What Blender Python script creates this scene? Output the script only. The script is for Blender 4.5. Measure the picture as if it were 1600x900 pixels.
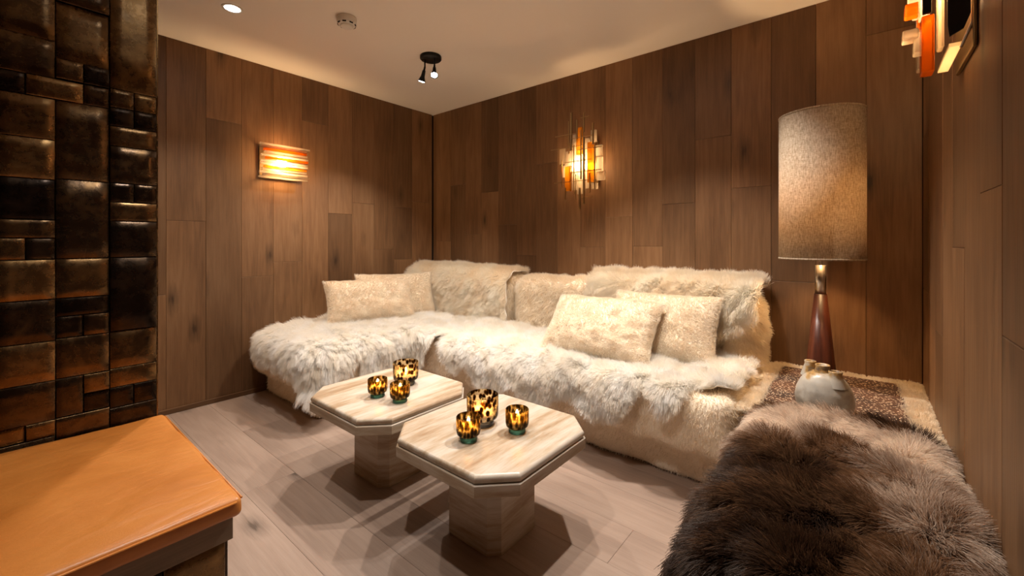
import bpy, bmesh, math, random
import numpy as np
from mathutils import Vector, Matrix, Euler

for o in list(bpy.data.objects): bpy.data.objects.remove(o, do_unlink=True)
SC = bpy.context.scene
COL = SC.collection
rng = np.random.default_rng(7)
random.seed(7)
PI = math.pi

# ------------------------------------------------------------------ camera
F, HZ, CH = 660.0, 377.0, 1.1                 # focal length (px of 1600), horizon row, eye height
TH = math.atan2(545, 660)
CX, CY = 3.401, -2.843
RW, HC, FY = 3.632, 2.4, -4.3                  # right wall, ceiling, wall behind the camera
cam = bpy.data.cameras.new('camera'); camo = bpy.data.objects.new('camera', cam); COL.objects.link(camo)
camo.location = (CX, CY, CH); camo.rotation_euler = (PI/2, 0, TH)
cam.sensor_width = 36; cam.lens = F/1600*36; cam.shift_y = (HZ-450)/1600; cam.clip_start = 0.02
SC.camera = camo
fw = (-math.sin(TH), math.cos(TH)); rt = (math.cos(TH), math.sin(TH))
def ray(px): a = (px-800)/F; return fw[0]+a*rt[0], fw[1]+a*rt[1]
def onz(px, py, z):
    dx, dy = ray(px); t = (CH-z)*F/(py-HZ); return CX+t*dx, CY+t*dy, z
def onx(px, py, x):
    dx, dy = ray(px); t = (x-CX)/dx; return x, CY+t*dy, CH-(py-HZ)*t/F
def ony(px, py, y):
    dx, dy = ray(px); t = (y-CY)/dy; return CX+t*dx, y, CH-(py-HZ)*t/F

# ------------------------------------------------------------------ world, view, ceiling lights
w = bpy.data.worlds.new('world'); SC.world = w; w.use_nodes = True
w.node_tree.nodes['Background'].inputs[0].default_value = (1, .8, .62, 1)
w.node_tree.nodes['Background'].inputs[1].default_value = 0.02
SC.view_settings.view_transform = 'Standard'; SC.view_settings.look = 'None'
SC.view_settings.gamma = 1; SC.view_settings.use_curve_mapping = False
SC.view_settings.exposure = 0.30
SC.cycles.max_bounces = 10; SC.cycles.transparent_max_bounces = 24
SC.cycles.diffuse_bounces = 6
SC.cycles_curves.shape = 'THICK'; SC.cycles_curves.subdivisions = 2
SC.cycles.sample_clamp_indirect = 6.0

DOWN = (1.0, .905, .81); WARM = (1.0, .60, .27)
def lamp(name, kind, loc, power, color, radius=.03, target=None, cone=100, blend=.4):
    d = bpy.data.lights.new(name, kind); d.energy = power; d.color = color; d.shadow_soft_size = radius
    o = bpy.data.objects.new(name, d); COL.objects.link(o); o.location = loc
    if kind == 'SPOT':
        d.spot_size = math.radians(cone); d.spot_blend = blend
        o.rotation_euler = (Vector(target)-Vector(loc)).to_track_quat('-Z', 'Y').to_euler()
    return o
# recessed downlights of the ceiling (one in view, the others outside the frame)
DL = [(.70, -2.02), (2.35, -2.35), (2.62, -.86), (2.08, -1.12)]
for (x, y), e, c in zip(DL, (60, 55, 125, 80), (100, 105, 95, 100)):
    lamp('downlight', 'SPOT', (x, y, HC-.012), e, DOWN, .03, (x, y, 0), c, .55)

# ------------------------------------------------------------------ helpers
def obj(name, me, mat=None, parent=None, kind=None):
    o = bpy.data.objects.new(name, me); COL.objects.link(o)
    if mat is not None and not me.materials: me.materials.append(mat)
    if parent is not None: o.parent = parent
    if kind: o['kind'] = kind
    return o
def tag(o, label, cat, group=None):
    o['label'] = label; o['category'] = cat
    if group: o['group'] = group
    return o
def thing(name, label, cat, loc=(0, 0, 0), rz=0, group=None):
    o = bpy.data.objects.new(name, None); COL.objects.link(o); o.location = loc; o.rotation_euler = (0, 0, rz)
    o.empty_display_size = .05
    return tag(o, label, cat, group)
def pyd(name, v, f, smooth=False):
    me = bpy.data.meshes.new(name); me.from_pydata([tuple(map(float, p)) for p in v], [], [tuple(map(int, q)) for q in f]); me.update()
    if smooth: me.polygons.foreach_set('use_smooth', [True]*len(me.polygons))
    return me
def bm_mesh(name, bm, smooth=False):
    bmesh.ops.recalc_face_normals(bm, faces=bm.faces)
    me = bpy.data.meshes.new(name); bm.to_mesh(me); bm.free()
    if smooth: me.polygons.foreach_set('use_smooth', [True]*len(me.polygons))
    return me
def add_box(bm, x0, x1, y0, y1, z0, z1, bev=0, seg=2, rot=None):
    r = bmesh.ops.create_cube(bm, size=1)
    vs = r['verts']
    bmesh.ops.scale(bm, verts=vs, vec=(x1-x0, y1-y0, z1-z0))
    if bev:
        es = list({e for v in vs for e in v.link_edges})
        q = bmesh.ops.bevel(bm, geom=es, offset=bev, segments=seg, affect='EDGES', profile=.5)
        vs = list({v for f in q['faces'] for v in f.verts} | {v for v in vs if v.is_valid})
    if rot is not None: bmesh.ops.rotate(bm, verts=vs, matrix=rot)
    bmesh.ops.translate(bm, verts=vs, vec=((x0+x1)/2, (y0+y1)/2, (z0+z1)/2))
    return vs
def box(name, x0, x1, y0, y1, z0, z1, mat, parent=None, bev=0, seg=2, kind=None, smooth=False):
    bm = bmesh.new(); add_box(bm, x0, x1, y0, y1, z0, z1, bev, seg)
    return obj(name, bm_mesh(name, bm, smooth), mat, parent, kind)
def lathe(name, prof, n, mat, parent=None, loc=(0, 0, 0), smooth=True, close=False):
    v, f = [], []
    m = len(prof)
    for i in range(n):
        a = 2*PI*i/n
        for r, z in prof: v.append((loc[0]+r*math.cos(a), loc[1]+r*math.sin(a), loc[2]+z))
    for i in range(n):
        j = (i+1) % n
        for k in range(m-1 if not close else m):
            k2 = (k+1) % m
            f.append((i*m+k, j*m+k, j*m+k2, i*m+k2))
    bm = bmesh.new(); me = pyd(name, v, f); bm.from_mesh(me)
    bmesh.ops.remove_doubles(bm, verts=bm.verts, dist=1e-6)
    me2 = bm_mesh(name, bm, smooth); bpy.data.meshes.remove(me)
    o = obj(name, me2, mat, parent)
    return o
def tube(bm, p, q, r, n=8):
    p, q = Vector(p), Vector(q); d = q-p
    m = Matrix.Translation((p+q)/2) @ d.to_track_quat('Z', 'Y').to_matrix().to_4x4()
    bmesh.ops.create_cone(bm, cap_ends=True, segments=n, radius1=r, radius2=r, depth=d.length, matrix=m)
def piece(name, P, u0, u1, v0, v1, th, bev, mat, parent, dome=0.0):
    """one flat piece (plank, tile): back rim, proud front with a chamfer; P(u,v,d) gives world points"""
    v = []
    for d, i in ((0, 0), (th-bev, 0), (th, bev)):
        v += [P(u0+i, v0+i, d), P(u1-i, v0+i, d), P(u1-i, v1-i, d), P(u0+i, v1-i, d)]
    f = [(a+b, (a+1) % 4+b, (a+1) % 4+b+4, a+b+4) for b in (0, 4) for a in range(4)]
    nflat = len(f)
    if dome:                                        # gently pillowed face, a 4 x 4 grid
        n = 4; ids = {(0, 0): 8, (n, 0): 9, (n, n): 10, (0, n): 11}; tu, tv = random.uniform(-.5, .5), random.uniform(-.5, .5)
        for i in range(n+1):
            for j in range(n+1):
                if (i, j) in ids: continue
                a, b = 2*i/n-1, 2*j/n-1
                ids[i, j] = len(v)
                v.append(P(u0+bev+(u1-u0-2*bev)*i/n, v0+bev+(v1-v0-2*bev)*j/n, th+dome*(1-a*a)*(1-b*b)*(1+.6*(a*tu+b*tv))))
        f = f[:4]                                   # chamfer quads are rebuilt to meet the grid's rim
        rim = [[ids[i, 0] for i in range(n+1)], [ids[n, j] for j in range(n+1)], [ids[i, n] for i in range(n, -1, -1)], [ids[0, j] for j in range(n, -1, -1)]]
        for k in range(4): f.append((4+k, 4+(k+1) % 4)+tuple(reversed(rim[k])))
        nflat = len(f)
        f += [(ids[i, j], ids[i+1, j], ids[i+1, j+1], ids[i, j+1]) for i in range(n) for j in range(n)]
    else: f.append((8, 9, 10, 11))
    me = pyd(name, v, f)
    bm = bmesh.new(); bm.from_mesh(me); bmesh.ops.recalc_face_normals(bm, faces=bm.faces)
    # the piece is open at its back: make sure its front looks outward
    n = Vector(P(0, 0, 1))-Vector(P(0, 0, 0)); fr = bm.faces[:]
    if fr[-1].normal.dot(n) < 0: bmesh.ops.reverse_faces(bm, faces=fr)
    bm.to_mesh(me); bm.free()
    if dome: me.polygons.foreach_set('use_smooth', [i >= nflat for i in range(len(me.polygons))])
    return obj(name, me, mat, parent)
def wob(p, scale, seed, n=5):
    """smooth vectorised noise, about -1..1"""
    g = np.random.default_rng(seed); out = np.zeros(len(p))
    for i in range(n):
        k = g.normal(size=3); k /= np.linalg.norm(k); s = 2*PI/scale*g.uniform(.6, 1.7)
        out += np.sin(p@k*s+g.uniform(0, 6.28)+1.3*np.sin(p@np.roll(k, 1)*s*.7+g.uniform(0, 6.28)))
    return out/n*1.5
def wobv(p, scale, seed): return np.stack([wob(p, scale, seed+i) for i in range(3)], 1)

# ------------------------------------------------------------------ materials
class NT:
    def __init__(s, name):
        s.m = bpy.data.materials.new(name); s.m.use_nodes = True; s.t = s.m.node_tree
        s.n = s.t.nodes; s.b = s.n['Principled BSDF']; s.out = s.n['Material Output']
    def add(s, ty, **kw):
        nd = s.n.new(ty)
        for k, v in kw.items():
            if k in nd.inputs: nd.inputs[k].default_value = v
            else: setattr(nd, k, v)
        return nd
    def lk(s, a, b): s.t.links.new(a, b)
    def math(s, op, a, b=None):
        nd = s.n.new('ShaderNodeMath'); nd.operation = op
        for i, x in enumerate((a, b)):
            if x is None: continue
            if isinstance(x, (int, float)): nd.inputs[i].default_value = x
            else: s.lk(x, nd.inputs[i])
        return nd.outputs[0]
    def mix(s, fac, a, b):
        nd = s.n.new('ShaderNodeMix'); nd.data_type = 'RGBA'
        for i, x in ((0, fac), (6, a), (7, b)):
            if isinstance(x, (int, float)): nd.inputs[i].default_value = x
            elif isinstance(x, tuple): nd.inputs[i].default_value = (*x, 1)
            else: s.lk(x, nd.inputs[i])
        return nd.outputs[2]
    def ramp(s, fac, stops):
        nd = s.n.new('ShaderNodeValToRGB'); e = nd.color_ramp.elements
        while len(e) < len(stops): e.new(.5)
        for q, (p, c) in zip(e, stops): q.position = p; q.color = (*c, 1) if len(c) == 3 else c
        s.lk(fac, nd.inputs[0]); return nd.outputs[0]
    def coords(s, scale, rand=True, which='Object'):
        tc = s.n.new('ShaderNodeTexCoord'); v = tc.outputs[which]
        if rand:
            oi = s.n.new('ShaderNodeObjectInfo'); c = s.n.new('ShaderNodeCombineXYZ')
            r = s.math('MULTIPLY', oi.outputs['Random'], 37.0)
            for i in range(3): s.lk(r, c.inputs[i])
            ad = s.n.new('ShaderNodeVectorMath'); s.lk(v, ad.inputs[0]); s.lk(c.outputs[0], ad.inputs[1]); v = ad.outputs[0]
        mp = s.n.new('ShaderNodeMapping'); mp.inputs['Scale'].default_value = scale; s.lk(v, mp.inputs[0])
        return mp.outputs[0]
    def noise(s, v, scale, detail=4, rough=.55, dist=0):
        nd = s.add('ShaderNodeTexNoise', Scale=scale, Detail=detail, Roughness=rough, Distortion=dist); s.lk(v, nd.inputs['Vector']); return nd.outputs[0]
    def bump(s, h, strength, dist=.002):
        nd = s.add('ShaderNodeBump', Strength=strength, Distance=dist); s.lk(h, nd.inputs['Height']); s.lk(nd.outputs[0], s.b.inputs['Normal'])
    def set(s, **kw):
        for k, v in kw.items():
            i = s.b.inputs[k.replace('_', ' ')]
            if isinstance(v, bpy.types.NodeSocket): s.lk(v, i)
            else: i.default_value = (*v, 1) if isinstance(v, tuple) and len(v) == 3 else v
        return s.m
def plain(name, col, rough=.6, metal=0.0, **kw):
    t = NT(name); t.set(Base_Color=col, Roughness=rough, Metallic=metal, **kw); return t.m
def emit(name, col, s):
    t = NT(name); t.set(Base_Color=(0, 0, 0), Emission_Color=col, Emission_Strength=s); return t.m
def wood(name, axis, dark, mid, light, rough=.5, tone=(.72, 1.2)):
    t = NT(name)
    lo, hi = 1.0, 14.0
    sc = [hi]*3; sc[axis] = lo
    v = t.coords(tuple(sc))
    warp = t.noise(v, .9, 3, .5)
    rings = t.math('SINE', t.math('MULTIPLY', warp, 34.0))
    fine = t.noise(v, 7.0, 6, .7)
    sc2 = [90.]*3; sc2[axis] = 2.0
    pores = t.noise(t.coords(tuple(sc2)), 2.2, 3, .6)
    sc3 = [1.6]*3; sc3[axis] = .7
    broad = t.noise(t.coords(tuple(sc3)), 2.0, 3, .5)
    g = t.math('ADD', t.math('MULTIPLY', rings, .045), t.math('ADD', t.math('MULTIPLY', fine, .34), t.math('MULTIPLY', broad, .66)))
    g = t.math('ADD', g, t.math('MULTIPLY', t.math('SUBTRACT', pores, .5), .18))
    c = t.ramp(g, [(.28, dark), (.52, mid), (.75, light)])
    sck = [5.2]*3; sck[axis] = 2.0
    vo = t.add('ShaderNodeTexVoronoi', Scale=1.0, Randomness=1.0); t.lk(t.coords(tuple(sck)), vo.inputs['Vector'])
    kn = t.math('ADD', vo.outputs['Distance'], t.math('MULTIPLY', t.math('SUBTRACT', fine, .5), .22))
    kf = t.ramp(kn, [(.03, (1, 1, 1)), (.09, (.5, .5, .5)), (.24, (0, 0, 0))])
    pick = t.math('GREATER_THAN', vo.outputs['Color'], .47)
    kf = t.math('MULTIPLY', kf, pick)
    c = t.mix(t.math('MULTIPLY', kf, .85), c, tuple(x*.28 for x in dark))
    oi = t.n.new('ShaderNodeObjectInfo')
    mr = t.add('ShaderNodeMapRange'); mr.inputs['To Min'].default_value = tone[0]; mr.inputs['To Max'].default_value = tone[1]
    t.lk(oi.outputs['Random'], mr.inputs[0])
    mm = t.n.new('ShaderNodeVectorMath'); mm.operation = 'SCALE'; t.lk(c, mm.inputs[0]); t.lk(mr.outputs[0], mm.inputs['Scale'])
    rr = t.math('ADD', t.math('MULTIPLY', fine, .25), rough-.12)
    t.bump(t.math('ADD', pores, t.math('MULTIPLY', fine, .6)), .28, .0015)
    t.set(Base_Color=mm.outputs[0], Roughness=rr, Specular_IOR_Level=.35)
    return t.m
M = {}
WD = ((.105, .050, .021), (.182, .092, .040), (.240, .131, .063))
M['wallwood'] = wood('smoked_oak_wall', 2, *WD)
M['floorwood'] = wood('oiled_oak_floor', 0, (.235, .165, .128), (.315, .228, .178), (.375, .28, .222), .46, (.84, 1.14))
M['backing'] = plain('dark_joint', (.02, .013, .009), .9)
t = NT('painted_plaster'); nz = t.noise(t.coords((1, 1, 1), False), 60, 3); t.bump(nz, .06, .001); M['plaster'] = t.set(Base_Color=(.80, .735, .675), Roughness=.8)
M['skirting'] = wood('oak_skirting', 1, *WD)
M['rail'] = wood('grey_oak_rail', 1, (.20, .14, .09), (.30, .22, .15), (.37, .28, .20))

def patina():
    t = NT('patinated_bronze')
    v = t.coords((1, 1, 1)); n1 = t.noise(v, 9, 6, .65, .6); n2 = t.noise(v, 38, 5, .7)
    n3 = t.noise(v, 3.2, 2)
    oi = t.n.new('ShaderNodeObjectInfo')
    g = t.math('ADD', t.math('MULTIPLY', n1, .6), t.math('ADD', t.math('MULTIPLY', n2, .25), t.math('MULTIPLY', t.math('SUBTRACT', oi.outputs['Random'], .5), .55)))
    c = t.ramp(g, [(.15, (.022, .016, .013)), (.42, (.070, .046, .028)), (.62, (.19, .115, .050)), (.88, (.42, .27, .115))])
    r = t.ramp(t.math('ADD', t.math('MULTIPLY', n2, .5), t.math('MULTIPLY', n1, .5)), [(.3, (.15,)*3), (.7, (.40,)*3)])
    t.bump(t.math('ADD', t.math('MULTIPLY', n3, 6.0), n2), .22, .003)
    return t.set(Base_Color=c, Roughness=r, Metallic=.92)
M['bronze'] = patina()
t = NT('tan_leather'); v = t.coords((1, 1, 1), False); n1 = t.noise(v, 4, 5, .6, .4); n2 = t.noise(v, 260, 3)
mp = t.coords((5, 1.6, 1), False); n3 = t.noise(mp, 3.0, 3, .5, 1.2)
t.bump(t.math('ADD', t.math('MULTIPLY', n3, 5.0), t.math('MULTIPLY', n2, .35)), .22, .003)
M['leather'] = t.set(Base_Color=t.ramp(n1, [(.3, (.46, .155, .026)), (.55, (.56, .205, .040)), (.8, (.64, .26, .062))]), Roughness=.36, Specular_IOR_Level=.5)
def travertine(name, sc):
    t = NT(name); v = t.coords(sc); n1 = t.noise(v, 1.0, 6, .62, .35); n2 = t.noise(v, 4.5, 5, .7)
    g = t.math('ADD', t.math('MULTIPLY', n1, .65), t.math('MULTIPLY', n2, .35))
    c = t.ramp(g, [(.39, (.31, .205, .12)), (.46, (.40, .30, .20)), (.52, (.48, .40, .305)), (.58, (.55, .485, .41))])
    t.bump(n2, .12, .001)
    return t.set(Base_Color=c, Roughness=.34)
M['trav_top'] = travertine('travertine_top', (9, 1.3, 9))
M['trav_base'] = travertine('travertine_base', (1.3, 1.3, 11))
M['steel'] = plain('brushed_steel', (.62, .58, .54), .28, 1.0)
M['blackmetal'] = plain('black_metal', (.02, .02, .022), .42, .6)
M['brass'] = plain('aged_brass', (.34, .23, .11), .36, 1.0)
t = NT('walnut'); n = t.noise(t.coords((16, 16, 1.4)), 2.2, 5, .6, .3); M['walnut'] = t.set(Base_Color=t.ramp(n, [(.3, (.030, .008, .005)), (.7, (.12, .032, .015))]), Roughness=.3)
M['white_plastic'] = plain('white_plastic', (.72, .68, .63), .45)
M['slot'] = plain('dark_slot', (.012, .012, .012), .7)

def pile(name, c0, c1, scale=170, bump=.25, wave=0):
    t = NT(name); v = t.coords((1, 1, 1), False); n1 = t.noise(v, scale, 4, .6); n2 = t.noise(v, 5.0, 3)
    g = t.math('ADD', t.math('MULTIPLY', n1, .5), t.math('MULTIPLY', n2, .5))
    t.bump(n1, bump, .003)
    return t.set(Base_Color=t.ramp(g, [(.35, c0), (.65, c1)]), Roughness=.95, Specular_IOR_Level=.1, Sheen_Weight=.25, Sheen_Roughness=.6)
M['shearling'] = pile('cream_shearling', (.82, .71, .56), (.89, .80, .67))
M['skin'] = pile('sheepskin_hide', (.84, .78, .69), (.90, .85, .78))
M['brownskin'] = pile('brown_sheepskin_hide', (.05, .028, .016), (.12, .07, .042))
def hairmat(name, tip_gain=1.0, trans=.5):
    """strand colour comes from the fleece's own 'tint' attribute"""
    t = NT(name); at = t.add('ShaderNodeAttribute', attribute_name='tint')
    d = t.n.new('ShaderNodeBsdfDiffuse'); tr = t.n.new('ShaderNodeBsdfTranslucent'); gl = t.add('ShaderNodeBsdfGlossy', Roughness=.45)
    for x in (d, tr): t.lk(at.outputs['Color'], x.inputs['Color'])
    gl.inputs['Color'].default_value = (1, .95, .9, 1)
    m1 = t.add('ShaderNodeMixShader'); m1.inputs[0].default_value = trans; t.lk(d.outputs[0], m1.inputs[1]); t.lk(tr.outputs[0], m1.inputs[2])
    m2 = t.add('ShaderNodeMixShader'); m2.inputs[0].default_value = .035; t.lk(m1.outputs[0], m2.inputs[1]); t.lk(gl.outputs[0], m2.inputs[2])
    t.lk(m2.outputs[0], t.out.inputs[0]); t.n.remove(t.b); return t.m
M['hair'] = hairmat('fleece_strands')

def thin_glass(name, tint, trans_w=.25, gloss=.12, pattern=None):
    """thin-walled glass: lets light straight through, tinted, with a mirror sheen and some scatter"""
    t = NT(name); tp = t.n.new('ShaderNodeBsdfTransparent'); tl = t.n.new('ShaderNodeBsdfTranslucent'); gl = t.add('ShaderNodeBsdfGlossy', Roughness=.06)
    if pattern is None:
        for x in (tp, tl): x.inputs['Color'].default_value = (*tint, 1)
    else:
        c = pattern(t)
        for x in (tp, tl): t.lk(c, x.inputs['Color'])
    m1 = t.add('ShaderNodeMixShader'); m1.inputs[0].default_value = trans_w; t.lk(tp.outputs[0], m1.inputs[1]); t.lk(tl.outputs[0], m1.inputs[2])
    lw = t.add('ShaderNodeLayerWeight', Blend=gloss); m2 = t.n.new('ShaderNodeMixShader')
    t.lk(lw.outputs['Fresnel'], m2.inputs[0]); t.lk(m1.outputs[0], m2.inputs[1]); t.lk(gl.outputs[0], m2.inputs[2])
    nz = t.noise(t.coords((1, 1, 1)), 70, 3); bp = t.add('ShaderNodeBump', Strength=.35, Distance=.004); t.lk(nz, bp.inputs['Height'])
    t.lk(bp.outputs[0], gl.inputs['Normal'])
    t.lk(m2.outputs[0], t.out.inputs[0]); t.n.remove(t.b); return t.m
def leopard(t):
    vo = t.add('ShaderNodeTexVoronoi', Scale=1.0); t.lk(t.coords((62, 62, 42)), vo.inputs['Vector'])
    return t.ramp(vo.outputs['Distance'], [(.34, (.06, .028, .008)), (.46, (.30, .16, .045)), (.56, (.95, .84, .64))])
def smoky(t):
    vo = t.add('ShaderNodeTexVoronoi', Scale=1.0); t.lk(t.coords((85, 85, 40)), vo.inputs['Vector'])
    return t.ramp(vo.outputs['Distance'], [(.36, (.10, .065, .022)), (.54, (.38, .25, .09)), (.74, (.85, .68, .38))])
M['leopard'] = thin_glass('leopard_glass', None, .22, .14, leopard)
M['smoky'] = thin_glass('smoked_amber_glass', None, .22, .14, smoky)
M['greenfoot'] = thin_glass('green_glass_foot', (.45, .80, .70), .35, .3)
M['clearfoot'] = thin_glass('clear_glass_foot', (.75, .73, .70), .3, .35)
M['clear'] = thin_glass('clear_cast_glass', (.95, .88, .78), .38, .28)
M['amber'] = thin_glass('amber_cast_glass', (.85, .34, .05), .45, .22)
M['amberlight'] = thin_glass('honey_cast_glass', (.95, .58, .12), .45, .22)
M['frost'] = thin_glass('frosted_glass', (.95, .86, .70), .7, .15)
M['bulb'] = emit('bulb_glow', (1, .72, .40), 90)
M['spotface'] = emit('spot_face', (1, .95, .88), 60)
M['flame'] = emit('candle_flame', (1, .58, .18), 90)
M['wax'] = plain('candle_wax', (.85, .66, .38), .5, Subsurface_Weight=.0)
t = NT('linen_shade'); v = t.coords((1, 1, 1), False)
wv = t.noise(t.coords((130, 130, 22), False), 2.0, 4, .7); wh = t.noise(t.coords((26, 26, 190), False), 2.0, 4, .7)
g = t.math('ADD', t.math('MULTIPLY', wv, .6), t.math('MULTIPLY', wh, .4))
cc = t.ramp(g, [(.36, (.30, .21, .13)), (.50, (.56, .45, .33)), (.64, (.80, .70, .57))])
df = t.n.new('ShaderNodeBsdfDiffuse'); tl = t.n.new('ShaderNodeBsdfTranslucent'); t.lk(cc, df.inputs[0]); t.lk(cc, tl.inputs[0])
bp = t.add('ShaderNodeBump', Strength=.6, Distance=.003); t.lk(g, bp.inputs['Height']); t.lk(bp.outputs[0], df.inputs['Normal'])
mx = t.add('ShaderNodeMixShader'); mx.inputs[0].default_value = .32; t.lk(df.outputs[0], mx.inputs[1]); t.lk(tl.outputs[0], mx.inputs[2]); t.lk(mx.outputs[0], t.out.inputs[0])
M['linen'] = t.m
t = NT('spotted_hide'); vo = t.add('ShaderNodeTexVoronoi', Scale=1.0); t.lk(t.coords((75, 125, 60), False), vo.inputs['Vector'])
n = t.noise(t.coords((1, 1, 1), False), 8, 4)
base = t.ramp(n, [(.35, (.030, .012, .006)), (.65, (.10, .042, .019))])
sp = t.ramp(vo.outputs['Distance'], [(.20, (1, 1, 1)), (.33, (0, 0, 0))])
M['hide'] = t.set(Base_Color=t.mix(sp, base, (.85, .66, .47)), Roughness=.8)
t = NT('glazed_stoneware'); n = t.noise(t.coords((1, 1, 1), False), 14, 5, .6); tc = t.n.new('ShaderNodeTexCoord'); sx = t.n.new('ShaderNodeSeparateXYZ'); t.lk(tc.outputs['Object'], sx.inputs[0])
hz = t.math('ADD', t.math('MULTIPLY', sx.outputs[2], 5.0), t.math('MULTIPLY', t.math('SUBTRACT', n, .5), 1.2))
c = t.ramp(hz, [(.15, (.22, .20, .17)), (.45, (.40, .38, .34)), (.72, (.46, .43, .37)), (.86, (.38, .23, .08)), (.97, (.13, .09, .06))])
M['stoneware'] = t.set(Base_Color=c, Roughness=.32)
M['darkin'] = plain('dark_inside', (.02, .017, .014), .5)

# ------------------------------------------------------------------ fleece strands
def fleece(parent, me, n, length, lift=.6, comb=.6, grav=.5, jit=.35, clump=.5, cell=.03, K=5, rad=.0008,
           tint=None, flow=None, seed=1, mat='hair', keep=None, name='fleece', curl=.35, swirl=1.0):
    g = np.random.default_rng(seed)
    me.calc_loop_triangles()
    V = np.empty(len(me.vertices)*3); me.vertices.foreach_get('co', V); V = V.reshape(-1, 3)
    N = np.empty(len(me.vertices)*3); me.vertices.foreach_get('normal', N); N = N.reshape(-1, 3)
    T = np.empty(len(me.loop_triangles)*3, dtype=np.int32); me.loop_triangles.foreach_get('vertices', T); T = T.reshape(-1, 3)
    a, b, c = V[T[:, 0]], V[T[:, 1]], V[T[:, 2]]
    ar = np.linalg.norm(np.cross(b-a, c-a), axis=1)
    if keep is not None: ar = ar*keep((a+b+c)/3, N[T].mean(1))
    ti = g.choice(len(T), size=n, p=ar/ar.sum())
    u = g.random((n, 2)); fl = u.sum(1) > 1; u[fl] = 1-u[fl]
    wts = np.stack([1-u.sum(1), u[:, 0], u[:, 1]], 1)
    P = (V[T[ti]]*wts[..., None]).sum(1); Nn = (N[T[ti]]*wts[..., None]).sum(1); Nn /= np.linalg.norm(Nn, axis=1, keepdims=True)+1e-9
    gdir = np.array([0, 0, -1.0])
    gt = gdir-(Nn@gdir)[:, None]*Nn
    fl = gt if flow is None else flow(P, Nn)
    fl = fl+swirl*(.45*wobv(P, .20, seed+11)+.12*wobv(P, .06, seed+21))
    fl = fl-(fl*Nn).sum(1)[:, None]*Nn
    D = Nn*lift+fl*comb+g.normal(size=(n, 3))*jit*.5
    D /= np.linalg.norm(D, axis=1, keepdims=True)
    L = length*g.uniform(.65, 1.15, n)*(1+.22*wob(P, .09, seed+31))
    X = np.empty((n, K, 3)); X[:, 0] = P; cur = D
    cn = g.normal(size=(n, 3))*curl
    for k in range(1, K):
        cur = cur+gdir*grav/K+cn*math.cos(2.1*k+seed)/K*2+wobv(X[:, k-1], .04, seed+41)*curl*.35
        dn = (cur*Nn).sum(1); low = dn < .06
        cur[low] += Nn[low]*(.06-dn[low])[:, None]
        cur /= np.linalg.norm(cur, axis=1, keepdims=True)
        X[:, k] = X[:, k-1]+cur*(L/(K-1))[:, None]
    if clump > 0:
        q = np.floor((P+.35*cell*wobv(P, cell*2.3, seed+51))/cell).astype(np.int64)
        key = q[:, 0]*73856093 ^ q[:, 1]*19349663 ^ q[:, 2]*83492791
        _, inv = np.unique(key, return_inverse=True); inv = inv.ravel()
        cnt = np.bincount(inv).astype(float)
        for k in range(1, K):
            m = np.stack([np.bincount(inv, X[:, k, i])/cnt for i in range(3)], 1)
            wgt = clump*(k/(K-1))**1.3
            X[:, k] = X[:, k]*(1-wgt)+m[inv]*wgt
    cu = bpy.data.hair_curves.new(name); cu.add_curves([K]*n)
    cu.attributes['position'].data.foreach_set('vector', X.reshape(-1).astype(np.float32))
    r = np.tile(np.linspace(1, .3, K)*rad, n).astype(np.float32)
    (cu.attributes.get('radius') or cu.attributes.new('radius', 'FLOAT', 'POINT')).data.foreach_set('value', r)
    col = tint(P, g) if tint is not None else np.tile([.8, .75, .68], (n, 1))
    rgba = np.concatenate([np.clip(col, 0, 1), np.ones((n, 1))], 1).astype(np.float32)
    cu.attributes.new('tint', 'FLOAT_COLOR', 'CURVE').data.foreach_set('color', rgba.reshape(-1))
    cu.materials.append(M[mat])
    o = bpy.data.objects.new(name, cu); COL.objects.link(o); o.parent = parent; o['kind'] = 'stuff'
    return o
def tint_fn(c0, c1, seed, scale=.12, jit=.05):
    c0, c1 = np.array(c0), np.array(c1)
    def f(P, g):
        k = np.clip(.5+.5*wob(P, scale, seed)+g.normal(size=len(P))*.12, 0, 1)[:, None]
        return (c0*(1-k)+c1*k)*(1+g.normal(size=(len(P), 1))*jit)
    return f
WHITE = ((.96, .91, .83), (.99, .975, .95)); CREAM = ((.89, .79, .64), (.95, .88, .76))

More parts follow.
